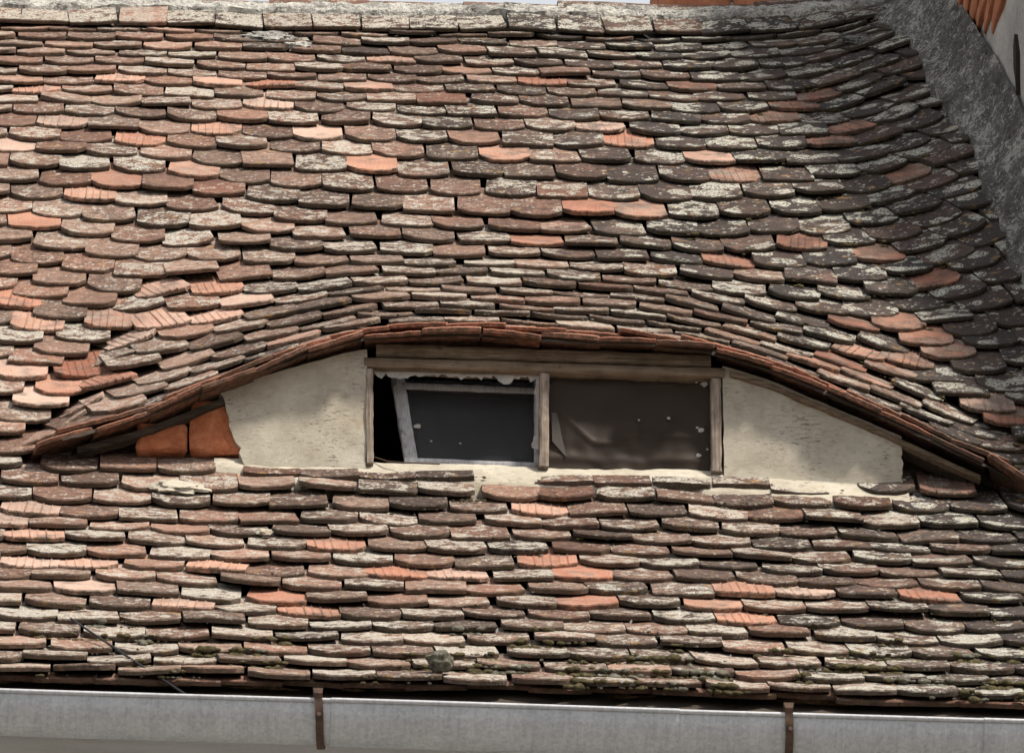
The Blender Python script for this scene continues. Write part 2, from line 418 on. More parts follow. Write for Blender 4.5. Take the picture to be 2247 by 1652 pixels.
def XGf(v): return XG + .06 * (7.1 - max(2.5, v))   # the gable wall runs slightly askew to the roof
def warp(u, v):
    w = .018 * nz(u * 1.1, v * .9, 3.3) + .008 * nz(u * 3.1, v * 2.6, 8.1)
    w += .05 * sst(.7, 2.0, u) * sst(2.4, 5.0, v)                 # the courses lift towards the gable wall
    w += .15 * sst(XGf(v) - .55, XGf(v) + .05, u) * sst(3.0, 4.6, v) * (1 - .75 * sst(V_TOP - .7, V_TOP, v))
    w += .03 * (u / 1.7) * sst(5.0, 7.1, v)
    w += -.010 * math.exp(-((u + 1.32) / .3) ** 2) * math.exp(-((v - 3.0) / .9) ** 2)
    return w
def surf(u, v, ride=True):
    Y, Z = PV(v)
    return Vector((u, Y, Z + warp(u, v) + (swell(u, Y) if ride else 0.0)))
def frame_at(u, v, ride=True):
    e = .02
    T = (surf(u + e, v, ride) - surf(u - e, v, ride)).normalized()
    S = surf(u, v + e, ride) - surf(u, v + (0 if ride and v < VD + e else -e), ride)
    S = (S - T * S.dot(T)).normalized()
    return T, S, T.cross(S).normalized()

# ------------------------------------------------------------------ tile meshes (shared)
TW, TT, TL = .171, .0136, .33
def tile_mesh(kind, s):
    r = random.Random(s * 31 + 5)
    w, t = TW * r.uniform(.985, 1.01), TT * r.uniform(.9, 1.15)
    if kind == 'rib':
        xs = [-w / 2, -w / 2 + .004]; zr = [0, 0]
        n = 6; d0 = -w / 2 + .014
        for q in range(n):
            x = d0 + (w - .028) * (q + .5) / n + r.uniform(-.001, .001)
            hh = r.uniform(.0022, .0034)
            xs += [x - .0042, x + .0002, x + .0022]; zr += [0, hh, -.0004]
        xs += [w / 2 - .004, w / 2]; zr += [0, 0]
    else:
        n = 12; xs = [-w / 2 + w * i / n for i in range(n + 1)]
        xs[1] = -w / 2 + .006; xs[-2] = w / 2 - .006; zr = [0] * (n + 1)
    sag = {'flat': r.uniform(.002, .007), 'arc': r.uniform(.026, .046), 'rib': r.uniform(.014, .032), 'low': r.uniform(.015, .027)}[kind]
    skew = r.uniform(-.004, .004); camber = r.uniform(-.0035, .004); bow = r.uniform(-.002, .004)
    chip = (r.choice((-1, 1)), r.uniform(.010, .028)) if r.random() < .45 else None
    A, B, C, D, E_, G = [], [], [], [], [], []
    for x, z0 in zip(xs, zr):
        q = 2 * x / w
        y = sag * abs(q) ** 2.3 + skew * q
        if kind != 'flat': y += .010 * sst(.86, 1.0, abs(q))
        else: y += .004 * sst(.93, 1.0, abs(q))
        if chip and q * chip[0] > .55: y += chip[1] * sst(.55, 1.0, q * chip[0])
        jy = r.uniform(-.003, .003); jz = r.uniform(-.001, .001)
        zc = camber * (1 - q * q) + jz
        A.append((x, y + .002 + jy * .5, zc * .6)); B.append((x, y + jy, t * .74 + zc)); C.append((x, y + .0035 + jy * .7, t + zc + z0 * .8))
        D.append((x, y * .4 + .075, t + zc + bow + z0)); E_.append((x, TL, t + zc * .5 + z0)); G.append((x, TL, 0))
    vs = A + B + C + D + E_ + G; n = len(xs); fs = []
    for row in range(4):
        for i in range(n - 1):
            a = row * n + i; fs.append((a, a + 1, a + n + 1, a + n))
    for i in range(n - 1): fs.append((5 * n + i, 5 * n + i + 1, i + 1, i))          # underside
    fs.append((0, n, 2 * n, 3 * n, 4 * n, 5 * n)); fs.append(tuple(x + n - 1 for x in (5 * n, 4 * n, 3 * n, 2 * n, n, 0)))
    me = bpy.data.meshes.new('roof_tile_' + kind)
    me.from_pydata(vs, [], fs); me.update()
    me.polygons.foreach_set('use_smooth', [True] * len(me.polygons)); me.set_sharp_from_angle(angle=R(28))
    me.materials.append(M['tile'])
    return me
TM = {'arc': [tile_mesh('arc', i) for i in range(12)], 'low': [tile_mesh('low', 20 + i) for i in range(10)],
      'flat': [tile_mesh('flat', 40 + i) for i in range(7)], 'rib': [tile_mesh('rib', 60 + i) for i in range(7)]}

# photo positions of the newer ribbed (r) and newer smooth (s) tiles
fresh_px = {'r': [(275, 188), (35, 200), (605, 200), (575, 228), (827, 145), (1183, 195), (140, 268), (305, 305), (475, 290), (150, 452), (1280, 280), (1343, 315), (1790, 207), (1755, 237), (1710, 268), (1895, 292), (1845, 330), (1600, 380), (1995, 385), (1740, 545), (1590, 583), (345, 632), (460, 635), (255, 700), (375, 698), (30, 685), (85, 720), (265, 768), (190, 820), (240, 850), (210, 880), (2080, 632), (1850, 763), (1960, 803), (2190, 890), (2150, 920), (2090, 1075), (70, 1128), (60, 1195), (1230, 1130), (1205, 1220), (1000, 1258), (880, 1262), (1650, 1305), (1785, 1305), (700, 1338), (55, 1250), (500, 1265), (1700, 1370), (2080, 1310), (405, 1320), (140, 1240), (30, 1160), (730, 1200), (480, 700)],
            's': [(505, 195), (690, 298), (20, 312), (820, 368), (405, 375), (1100, 345), (1497, 187), (1240, 480), (1920, 575), (1170, 540), (835, 205), (70, 822), (120, 860), (90, 885), (1890, 725), (2000, 715), (2070, 755), (1870, 800), (2060, 790), (1885, 825), (1985, 832), (1840, 785), (2100, 1030), (555, 665), (1255, 1250), (1315, 1315), (1580, 1360), (180, 1285), (600, 1305), (640, 745), (1350, 485), (230, 430), (60, 480), (1560, 350)]}

tiles = []      # dicts: matrix, kind, mesh, attrs, zone, px
def add_tile(u, v, ride, zone, row, first=False, kind=None, lift=None):
    T, S, N = frame_at(u, v, ride)
    base = surf(u, v, ride)
    # local pitch limits how far a tile tilts over the one below
    tilt = math.atan2(TT + .0015, GA) * (0.9 if ride and H(u) > .15 else 1.0)
    lf = (abs(rng.gauss(0, 1)) * .0042) if lift is None else lift
    if rng.random() < .08: lf += rng.uniform(.005, .012)
    tilt += lf / .25
    y_ax = (S * math.cos(tilt) - N * math.sin(tilt)).normalized()
    roll = rng.gauss(0, 1.5); yaw = rng.gauss(0, 1.7)
    z_ax = T.cross(y_ax).normalized()
    m = Matrix((T, y_ax, z_ax)).transposed().to_4x4()
    pos = base + N * (.002 + lf + (.012 if first else 0)) + S * (rng.gauss(0, .007) - (rng.uniform(.015, .035) if rng.random() < .03 and not first else 0))
    m = Matrix.Translation(pos) @ m @ Matrix.Rotation(R(roll), 4, 'Y') @ Matrix.Rotation(R(yaw), 4, 'Z')
    px = proj(pos + y_ax * .05)
    tiles.append(dict(m=m, u=u, v=v, ride=ride, zone=zone, row=row, kind=kind, px=px, first=first, sx=rng.uniform(.98, 1.02)))
def veff(u, v):
    """courses crowd forward over the middle of the eyebrow; the lowest ones run out at its edge"""
    return v - .78 * min(1.0, H(u) / .5) * max(0.0, min(1.0, 1 - (v - VD) / 3.4))
def march(v, ride, lo, hi, row, test, zone, first=False, step=.1745, kind=None):
    ph = (.5 if row % 2 else 0.0) + rng.uniform(-.07, .07)
    vf = (lambda u: veff(u, v)) if ride and not first else (lambda u: v)
    for sgn in (1, -1):
        u = 0.0; s = 0.0; target = (ph if sgn > 0 else 1 - ph) * step
        du = .005; prev = surf(u, vf(u), ride)
        while True:
            u += sgn * du; v0 = vf(u); p = surf(u, v0, ride); s += (p - prev).length; prev = p
            if not lo < u < hi: break
            if s >= target:
                target += step * rng.uniform(.985, 1.02)
                vv = v0 + .010 * nz(u * 1.3, row * .37, 5.0) + .006 * nz(u * 4, row * 2.1, 1.0) + (.022 * nz(u * 5, row * 3.7, 2.0) if v < .5 else 0)
                if test(u, v0): add_tile(u, v0 if first else vv, ride, zone, row, first, kind)
NR = int((V_TOP - .14) / GA)
U0, U1 = -3.2, 2.45
def wall_side(u, v): return u < XGf(v) - .08 + .03 * nz(v * 2, 1) if v > 3.4 else u < XGf(v) + .02
X_TIP = atY(95, 965, YD).x
XB0, XB1 = -.86, 1.02                        # stretch of the front covered by the mortar bed
for k in range(0, NR + 1):
    v = k * GA + .055
    if v < VD: march(v, False, U0, U1, k, lambda u, w: wall_side(u, w), 'lower')
    else:
        march(v, True, U0, U1, k, lambda u, w: wall_side(u, w) and (w > VD + .05 or H(u) < .03), 'up')
        if PV(v)[0] < YW - .02: march(v, False, U0, U1, k, lambda u, w: H(u) > .10 and not XB0 < u < XB1, 'lower')
march(VD, True, U0, U1, 98, lambda u, w: H(u) > .05 and u > X_TIP, 'up', first=True)
march(VD + .045, True, U0, U1, 97, lambda u, w: H(u) > .07 and u > X_TIP, 'up', first=True)
# top course of straight cut tiles below the ridge mortar
march(V_TOP - .03 - .19, True, U0, U1, 99, lambda u, w: u < XG - .16, 'up', kind='flat')
for t in tiles:
    if t['row'] == 99: t['m'] = Matrix.Translation((0, -.010, .014)) @ t['m'] @ Matrix.Rotation(R(9), 4, 'X')
march(VW - .125, False, XB0 + .05, XB1 + .05, 96, lambda u, w: rng.random() < .93, 'lower')
for t in tiles:
    if t['row'] == 96: t['m'] = t['m'] @ Matrix.Rotation(R(rng.gauss(-1, 2)), 4, 'X') @ Matrix.Rotation(R(rng.gauss(0, 2)), 4, 'Y') @ Matrix.Diagonal((1.01, .27, 1.1, 1)); t['kind'] = rng.choice(('low', 'flat', 'arc'))
# the drip course kicks up a little and shows its orange undersides
for t in tiles:
    if t['first']:
        t['m'] = Matrix.Translation((0, 0, .012 + (.010 if t['row'] == 97 else 0))) @ t['m'] @ Matrix.Rotation(R(-12 + rng.gauss(0, 2.5)), 4, 'X') @ Matrix.Rotation(R(rng.gauss(0, 2.2)), 4, 'Y') @ Matrix.Rotation(R(rng.gauss(0, 2)), 4, 'Z') @ Matrix.Translation((0, rng.gauss(.006, .012), 0))
        t['kind'] = 'flat'; t['sx'] = 1.07 if t['row'] == 97 else 1.03
for key, lst in fresh_px.items():
    for x, y in lst:
        c = min((t for t in tiles if not t['first'] and t['row'] != 99 and not t.get('fresh')), key=lambda t: (t['px'][0] - x) ** 2 + ((t['px'][1] - y) * 2.5) ** 2)
        c['fresh'] = key
for t in tiles:
    u, v = t['u'], t['v']
    f = t.get('fresh')
    if t['kind'] is None:
        t['kind'] = 'rib' if f == 'r' else 'arc' if f == 's' else rng.choices(('arc', 'low', 'flat'), (7, 4, 1.1))[0]
    t['mesh'] = rng.choice(TM[t['kind']])
    up_ = sst(2.4, 3.5, v)
    d = up_ * sst(-.5, 1.45, u + .09 * (v - 4.8)) + (1 - up_) * sst(.45, 1.6, u) * .95  # tiles darken to the right: algae plus painted shade of the gable wall
    t['dark'] = max(0.0, min(1.0, d * .95 + rng.gauss(0, .13)))
    t['lich'] = max(0.0, min(1.0, rng.gauss(.48, .17) + (.18 if v < .7 else 0)))
    t['tone'] = max(0.0, min(1.0, rng.gauss(.47, .19) + .24 * (1 - sst(-1.6, .0, u))))  # paler to the left, painting in the stronger sunlight there
    t['freshv'] = rng.uniform(.8, 1.0) if f else (rng.choice((1.0, .95, .9, .8, .45)) if t['first'] else max(0.0, rng.gauss(.02, .12)))
    if f and rng.random() < .35: t['tone'] = min(1.0, t['tone'] + .25)
    if t['first']: t['lich'] = .3; t['tone'] = rng.uniform(.1, .5); t['dark'] *= .4
    if t['row'] == 99: t['lich'] = .8; t['tone'] *= .8
    t['seed'] = rng.uniform(0, 10)
    t['inview'] = -40 < t['px'][0] < W + 40 and -30 < t['px'][1] < HH + 20
    if t['zone'] == 'up':
        if swell(u, PV(v)[0]) > .035 or (v < 3.0 and abs(u) < 1.5): t['zone'] = 'dormer'

roofs = {
    'up': thing('roof_slope', surf(0, 4.0), 'upper slope of old beaver-tail clay tiles between the eyebrow window and the ridge', 'roof'),
    'lower': thing('roof_slope', surf(0, 0), 'lower slope of lichen-covered clay tiles between the window sill and the gutter', 'roof'),
    'dormer': thing('eyebrow_dormer', Vector((0, YW, PV(VW)[1])), 'low eyebrow dormer with plastered cheeks and a long dark window', 'dormer')}
DM = roofs['dormer']
def build_tiles(zone):
    root = roofs[zone]
    mine = [t for t in tiles if t['zone'] == zone]
    seen = sorted((t for t in mine if t['inview']), key=lambda t: t['v'])
    single = seen[:300]; ids = set(map(id, single)); rest = [t for t in mine if id(t) not in ids]
    for t in single:
        o = bpy.data.objects.new('roof_tile', t['mesh']); col.objects.link(o)
        o.parent = root; o.matrix_parent_inverse = Matrix.Translation(-root.location)
        o.matrix_basis = t['m'] @ Matrix.Diagonal((t['sx'], 1, 1, 1))
        for a, b in (('seed', 'seed'), ('fresh', 'freshv'), ('dark', 'dark'), ('lich', 'lich'), ('tone', 'tone')): o[a] = float(t[b])
    print('tiles', zone, 'in view', len(seen), 'all', len(mine), 'joined', len(rest))
    if rest:
        vs, fs, at = [], [], {a: [] for a in ('seed', 'fresh', 'dark', 'lich', 'tone')}
        for t in rest:
            o0 = len(vs); me = t['mesh']
            vs += [tuple(t['m'] @ v.co) for v in me.vertices]
            fs += [tuple(o0 + i for i in p.vertices) for p in me.polygons]
            for a, b in (('seed', 'seed'), ('fresh', 'freshv'), ('dark', 'dark'), ('lich', 'lich'), ('tone', 'tone')): at[a] += [float(t[b])] * len(me.vertices)
        me = bpy.data.meshes.new('roof_tiles_beyond'); me.from_pydata(vs, [], fs); me.update()
        me.polygons.foreach_set('use_smooth', [True] * len(me.polygons)); me.set_sharp_from_angle(angle=R(28))
        for a, d in at.items():
            me.attributes.new(a, 'FLOAT', 'POINT').data.foreach_set('value', d)
        me.materials.append(M['tile'])
        o = bpy.data.objects.new('roof_tiling', me); col.objects.link(o); o['kind'] = 'stuff'; adopt(o, root)

# ------------------------------------------------------------------ ground and house body
g = mk('ground', [(-400, -300, 0), (400, -300, 0), (400, 600, 0), (-400, 600, 0)], [(0, 1, 2, 3)], 'ground'); tag(g, kind='structure')

# added unseen deck below the tiles, dark so that no light comes through
def deck(name, parent, ua, ub, va, vb, ride, nu, nv, dn=.062):
    def top(s, t):
        u = ua + (ub - ua) * s; v = va + (vb - va) * t
        return surf(u, v, ride) - frame_at(u, v, ride)[2] * dn
    return slab(name, nu, nv, top, lambda s, t: top(s, t) - Vector((0, 0, .03)), 'attic', parent, None)
deck('light_block_deck', roofs['lower'], U0, U1 - .4, .03, VW - .05, False, 40, 16)
deck('light_block_deck', roofs['up'], U0, XG + .14, VW + 1.75, V_TOP + .2, True, 60, 40)
deck('light_block_deck', DM, U0, XG + .14, VW + .03, VW + 1.752, True, 100, 30)
for z in ('lower', 'dormer', 'up'): build_tiles(z)
# the side of the roof past the dormer, back of the roof
mk('rear_slope', [(U0, PV(V_TOP + .15)[0], PV(V_TOP + .15)[1] - .06), (3.2, PV(V_TOP + .15)[0], PV(V_TOP + .15)[1] - .06), (3.2, PV(V_TOP + .15)[0] + 4, PV(V_TOP + .15)[1] - 4.6), (U0, PV(V_TOP + .15)[0] + 4, PV(V_TOP + .15)[1] - 4.6)], [(0, 1, 2, 3)], 'wood_dark', roofs['up'])

# ------------------------------------------------------------------ dormer front
yf = YW - .02
def zsurf(u, Y):
    # height of the riding surface above plan position Y
    lo, hi = 0.0, 8.0
    for _ in range(40):
        m = (lo + hi) / 2
        if PV(m)[0] < Y: lo = m
        else: hi = m
    return surf(u, lo, True).z, surf(u, lo, False).z
def xat(px, py): return atY(px, py, yf).x
WL, WR = xat(801, 900), xat(1590, 900)
def cheek(name, xl, xr, ledge, redge, nu, nv):
    def fr(s, t):
        x = xl + (xr - xl) * s
        ztop = zsurf(x, yf)[0] - .030; zb = zsurf(x, yf)[1] - .03
        ztop = max(ztop, zb + .03)
        z = zb + (ztop - zb) * t
        x += ledge(t) * (1 - s) ** 3 + redge(t) * s ** 6
        return Vector((x, yf + .007 * fbm(x * 7, z * 7, 2.0, 3) + .0015 * nz(x * 60, z * 60), z))
    return slab(name, nu, nv, fr, lambda s, t: fr(s, t) + Vector((0, .05, 0)), 'plaster', DM, 45)
cheek('cheek_wall', xat(532, 960), WL + .004, lambda t: -.10 * (t - .25) + .022 * nz(t * 5, 1.7) + .012 * nz(t * 17, 4), lambda t: .003 * nz(t * 9, 3), 30, 18)
cheek('cheek_wall', WR - .004, xat(1979, 980), lambda t: .003 * nz(t * 9, 8), lambda t: .008 * nz(t * 8, 5) + .005 * nz(t * 23, 7), 40, 18)
# bricks bared at the left tip
def brick_px(x0, y0, x1, y1, seed):
    a = atY(x0, y1, YW - .005); b = atY(x1, y0, YW - .005)
    return block('brick', ((a.x + b.x) / 2, YW + .055, (a.z + b.z) / 2), (b.x - a.x, .12, b.z - a.z), 'brick', DM, .010, seed)
brick_px(300, 928, 411, 988, 1.0)
brick_px(416, 880, 560, 990, 2.3)
# dark backing so that no light leaks beside the bricks
def back_wall(name, xl, xr):
    def fr(s, t):
        x = xl + (xr - xl) * s; a, b = zsurf(x, YW + .09); ztop = max(a - .09, b + .01)
        return Vector((x, YW + .10, b - .08 + (ztop - b + .08) * t))
    return slab(name, 30, 2, fr, lambda s, t: fr(s, t) + Vector((0, .05, 0)), 'wood_dark', DM, None)
back_wall('backing_wall', xat(60, 960), WL + .004)
back_wall('backing_wall', WR - .004, xat(2200, 1000))
# mortar bed along the foot of the front
def bed(s, t):
    x0, x1 = xat(470, 1010), xat(1990, 1070)
    x = x0 + (x1 - x0) * s
    zb = zsurf(x, yf)[1]
    px = 801 + (1590 - 801) * (x - WL) / (WR - WL)
    sill = atY(px, 1013 + 15 * sst(820, 1560, px) + 3 * nz(px * .02, 4), yf).z
    inw = sst(WL - .12, WL + .02, x) * (1 - sst(WR - .02, WR + .12, x))
    ztop = max(zb + .035, (zb + .05) * (1 - inw) + sill * inw)
    reach = .060 + .014 * nz(x * 5, 2.2) + .010 * nz(x * 17, 9.0) + .035 * sst(.45, 1.0, x)
    reach *= sst(x0 - .02, x0 + .25, x)
    Y = yf + .03 - (reach + .03) * t
    zroof = zsurf(x, Y)[1] + .012
    # thickness falls away to the tiles
    k = (1 - t) ** 1.35
    z = zroof + max(0.0, ztop - zsurf(x, yf + .03)[1] - .012) * k + .006 * (1 - t * .3) * fbm(x * 16, t * 5, 1.0, 3)
    return Vector((x, Y, z))
slab('mortar_bed', 110, 10, bed, lambda s, t: bed(s, t) - Vector((0, 0, .07)), 'plaster', DM, 60)

# added strip between the edge tile layers, stops sun leaking through the gaps
def gap_strip(s, t):
    xa, xb = X_TIP + .06, xat(2200, 1030)
    u = xa + (xb - xa) * s; v = VD + .045 + .06 * t + .006 * nz(u * 12, 3)
    return surf(u, v) + frame_at(u, v)[2] * (.017 + .003 * nz(u * 25, t * 3))
slab('sun_gap_strip', 150, 2, gap_strip, lambda s, t: gap_strip(s, t) - Vector((0, 0, .009)), 'wood_dark', DM, 60)
# battens under the eyebrow edge
def batten(name, x0, x1, dy, dz, hgt, dep, mat, n=22):
    vs, fs = [], []
    for i in range(n + 1):
        x = x0 + (x1 - x0) * i / n; Y = YW - dy
        z = zsurf(x, Y)[0] - dz
        for b, h in ((0, 0), (dep, 0), (dep, hgt), (0, hgt)):
            vs.append((x, Y + b + .002 * nz(i, b * 50), z - h + .002 * nz(i * .7, h * 50 + 3)))
    for i in range(n):
        for q in range(4): fs.append((i * 4 + q, i * 4 + (q + 1) % 4, i * 4 + 4 + (q + 1) % 4, i * 4 + 4 + q))
    fs.append((3, 2, 1, 0)); fs.append(tuple(n * 4 + q for q in range(4)))
    return mk(name, vs, fs, mat, DM, 40)
batten('batten', xat(1600, 800), xat(2150, 1040), .035, .034, .017, .03, 'wood_x')
batten('batten', xat(170, 960), xat(500, 870), .02, .040, .022, .04, 'wood_dark')
batten('batten', xat(1590, 790), xat(2120, 1040), .0, .062, .02, .05, 'wood_dark')

# ------------------------------------------------------------------ window
win = bpy.data.objects.new('window', None); win.location = (0, 0, 0)
col.objects.link(win); win.parent = DM; win.matrix_parent_inverse = Matrix.Translation(-DM.location)
def in_win(o):
    o.parent = win; o.matrix_parent_inverse = Matrix.Identity(4); return o
yw = YW - .026
hpx = F / (YW / (math.cos(PITCH))) * .866                     # grid units per metre of height at the front
def A(px, py, dy=0.0): return atY(px, py, yw + dy)
in_win(beam('head_rail', A(799, 783), A(1590, 807), .031, .06, 'wood_x', None, seed=1))
in_win(beam('jamb', A(810.5, 808) + Vector((-.011, 0, 0)), A(812, 1014) + Vector((-.011, 0, 0)), .022, .06, 'wood_z', None, up=Vector((-1, 0, 0)), seed=2))
in_win(beam('mullion', A(1184, 818), A(1182, 1021), .030, .06, 'wood_z', None, up=Vector((-1, 0, 0)), seed=3))
in_win(beam('jamb', A(1560, 829), A(1562, 1032), .031, .06, 'wood_z', None, up=Vector((-1, 0, 0)), seed=4))
beam('lintel_board', A(826, 752, .010), A(1560, 777, .010), .042, .05, 'wood_x', DM, seed=5, n=26, rough=.006)
# the loose inner sash, leaning in behind the left opening
yi = .10
def S_(px, py, d): return atY(px, py, yw + d)
in_win(beam('sash_stile', S_(858, 826, .12), S_(889, 1016, .07), .040, .03, 'sash', None, up=Vector((-1, 0, 0)), seed=6, rough=.002))
in_win(beam('sash_stile', S_(1172, 830, .13), S_(1172, 1022, .075), .030, .03, 'sash', None, up=Vector((-1, 0, 0)), seed=7, rough=.002))
in_win(beam('sash_rail', S_(880, 838, .13), S_(1180, 850, .13), .022, .03, 'sash', None, seed=8, rough=.002))
in_win(beam('sash_rail', S_(888, 1003, .068), S_(1180, 1014, .068), .020, .03, 'sash', None, seed=9, rough=.002))
def sheet(name, c, mat, nu, nv, amp, parent=None, seed=0.0, thick=.002, fold=False):
    c = [Vector(p) for p in c]
    def f(s, t):
        p = (c[0] * (1 - s) + c[1] * s) * (1 - t) + (c[3] * (1 - s) + c[2] * s) * t
        y = amp * fbm(s * 4 + seed, t * 2.2, seed, 3) * min(1, 6 * s, 6 * (1 - s))
        if fold:
            tc = .62 - .34 * sst(0, .3, s) + .10 * sst(.35, .55, s) - .03 * sst(.6, 1, s)
            y -= .006 * math.exp(-((t - tc) / .035) ** 2) * sst(.02, .12, s) * (1 - sst(.75, .95, s)) + .006 * math.exp(-((t - .12 - .05 * nz(s * 5, 3)) / .05) ** 2)
        return p + Vector((0, y, 0))
    return slab(name, nu, nv, f, lambda s, t: f(s, t) + Vector((0, thick, 0)), mat, parent, 60)
in_win(sheet('glass_pane', [S_(905, 1008, .088), S_(1176, 1018, .088), S_(1176, 838, .142), S_(878, 832, .142)], 'glass', 8, 8, 0.0, None, 1))
in_win(sheet('plastic_film', [A(1205, 1030, .040), A(1566, 1042, .040), A(1566, 822, .040), A(1205, 812, .040)], 'film', 60, 60, .012, None, 3, fold=True))
# torn film left along the top and right edges of the open light
def ragged(name, pts_top, pts_low, d, mat='fragment'):
    n = len(pts_top); vs, fs = [], []
    for dd in (0, .0015):
        for (x, y) in pts_top: vs.append(A(x, y, d + dd))
        for (x, y) in pts_low: vs.append(A(x, y, d + dd + .004 * nz(x * .1, y * .1)))
    for i in range(n - 1):
        fs.append((i, i + 1, n + i + 1, n + i)); fs.append((2 * n + i, 3 * n + i, 3 * n + i + 1, 2 * n + i + 1))
        fs.append((n + i, n + i + 1, 3 * n + i + 1, 3 * n + i)); fs.append((i, 2 * n + i, 2 * n + i + 1, i + 1))
    return in_win(mk(name, vs, fs, mat, None, None))
rr = random.Random(4)
tops, lows = [], []
x = 822
while x < 1186:
    tops.append((x, 810 + (x - 822) * .031)); dpt = 5 + 16 * abs(nz(x * .045, 3)) + rr.uniform(0, 6)
    if 1092 < x < 1128: dpt = 27 - abs(x - 1110) * .6
    if 860 < x < 900: dpt += 5
    lows.append((x + rr.uniform(-2, 2), tops[-1][1] + dpt)); x += rr.uniform(5, 11)
ragged('torn_film', tops, lows, .030)
lefts, rights = [], []
y = 822
while y < 1016:
    w = 12 + 5 * nz(y * .04, 6) + rr.uniform(-2, 2)
    if 955 < y < 985: w += 9
    if y > 985: w -= 4
    lefts.append((1188, y)); rights.append((1188 - w, y + rr.uniform(-2, 2))); y += rr.uniform(5, 10)
ragged('torn_film', lefts, rights, .030)
flap = in_win(mk('film_flap', [A(1210, 905, .03), A(1222, 905, .032), A(1243, 1003, .034), A(1212, 968, .03), A(1210, 905, .033), A(1222, 905, .035), A(1243, 1003, .037), A(1212, 968, .033)], [(0, 1, 2, 3), (7, 6, 5, 4), (0, 4, 5, 1), (1, 5, 6, 2), (2, 6, 7, 3), (3, 7, 4, 0)], film_material('film_flap', (.11, .098, .085), .35), None))
for i, (x, y, r_) in enumerate([(1467, 917, 5), (1545, 843, 9), (1528, 838, 3), (1538, 944, 8), (1530, 938, 4), (1533, 998, 7), (1552, 985, 3), (1402, 921, 3), (917, 935, 9), (946, 967, 3), (1010, 972, 3)]):
    d = .034 if x > 1200 else .080 + (.142 - .088) * (1010 - y) / 180
    c = A(x, y, d); k = r_ / 770
    pts = [c + Vector((k * math.cos(a) * rr.uniform(.6, 1.2), rr.uniform(-.001, .001), .75 * k * math.sin(a) * rr.uniform(.6, 1.2))) for a in [q * math.pi / 4 for q in range(8)]]
    in_win(mk('plaster_splash', pts + [p + Vector((0, .003, 0)) for p in pts], [tuple(range(8)), tuple(range(15, 7, -1))] + [(q, (q + 1) % 8, 8 + (q + 1) % 8, 8 + q) for q in range(8)], 'fragment', None, None))
tag(tube('wire', [A(822, 1003, .03), A(835, 1007, .02), A(850, 1012, .0), A(880, 1014.5, -.02), A(920, 1016, -.03), A(965, 1018, -.035)], .0022, 'rust'), 'thin rusty wire lying in the left corner of the window opening', 'wire')
# attic space behind the window: floor, back and sides
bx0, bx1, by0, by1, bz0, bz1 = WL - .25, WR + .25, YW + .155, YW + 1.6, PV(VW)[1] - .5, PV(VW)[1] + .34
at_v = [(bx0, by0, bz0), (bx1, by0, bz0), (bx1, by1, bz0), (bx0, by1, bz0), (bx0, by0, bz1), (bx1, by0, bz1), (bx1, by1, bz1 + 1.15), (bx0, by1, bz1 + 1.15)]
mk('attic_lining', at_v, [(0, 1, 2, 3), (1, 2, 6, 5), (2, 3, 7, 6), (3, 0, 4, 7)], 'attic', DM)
lo_w = [(WL - .02, YW + .02, bz0), (WR + .02, YW + .02, bz0), (WR + .02, YW + .02, A(1200, 1024).z - .01), (WL - .02, YW + .02, A(1200, 1014).z - .01)]
mk('sill_wall', lo_w + [(p[0], p[1] + .14, p[2]) for p in lo_w], [(0, 1, 2, 3), (7, 6, 5, 4), (3, 2, 6, 7), (0, 4, 5, 1), (0, 3, 7, 4), (1, 5, 6, 2)], 'plaster', DM)

# ------------------------------------------------------------------ ridge
RV0, RV1 = V_TOP - .05, V_TOP + .13
ridge = thing('roof_ridge', surf(0, V_TOP), 'roof ridge of red ridge tiles bedded on a rough lichened mortar band', 'ridge')
RU0, RU1 = U0, XG - .05
def rband(s, t):
    u = RU0 + (RU1 - RU0) * s
    v0 = RV0 + .022 * nz(u * 3.3, 7) + .012 * nz(u * 11, 2); v = v0 + (RV1 - v0) * t
    T, S, N = frame_at(u, v)
    b = .050 + .014 * math.sin(math.pi * min(1, t * 1.2)) ** .6 if t > 0 else .014
    return surf(u, v) + N * (b + .014 * fbm(u * 9, t * 2.2, 4, 4) + .006 * nz(u * 45, t * 9))
slab('mortar_band', 260, 12, rband, lambda s, t: rband(s, t) - Vector((0, -.03, .09)), 'mortar', ridge, 60)
rx = RU0; q = 0
while rx < RU1 - .1:
    L = .36 * rng.uniform(.94, 1.06); c = surf(rx + L / 2, RV1); hh = rng.uniform(-.006, .008)
    vs, fs = [], []; n = 12
    for e, (xx, rad) in enumerate(((rx, .098), (rx + L * .5, .095), (rx + L + .02, .090))):
        cc = surf(xx, RV1)
        for (ro) in (0, -.015):
            for i in range(n + 1):
                a = math.pi * (-.12 + 1.24 * i / n)
                vs.append((xx, cc.y + .05 - (rad + ro) * math.cos(a), cc.z - .004 + hh + (rad + ro) * math.sin(a) * .95 + .002 * nz(xx * 9, i)))
    w = n + 1
    for e in range(2):
        for i in range(n):
            a0 = e * 2 * w + i; b0 = (e + 1) * 2 * w + i
            fs.append((a0, a0 + 1, b0 + 1, b0)); fs.append((a0 + w, b0 + w, b0 + w + 1, a0 + w + 1))
        for i in (0, n):
            a0 = e * 2 * w + i; b0 = (e + 1) * 2 * w + i; fs.append((a0, b0, b0 + w, a0 + w))
    for e in (0, 2):
        for i in range(n): a0 = e * 2 * w + i; fs.append((a0, a0 + w, a0 + w + 1, a0 + 1))
    o = mk('ridge_tile', vs, fs, 'tile', ridge, 40)
    o['seed'] = rng.uniform(0, 10); o['fresh'] = .3; o['dark'] = .25 + .5 * sst(0, 1.5, rx); o['lich'] = .5; o['tone'] = rng.uniform(.3, .6)
    rx += L; q += 1

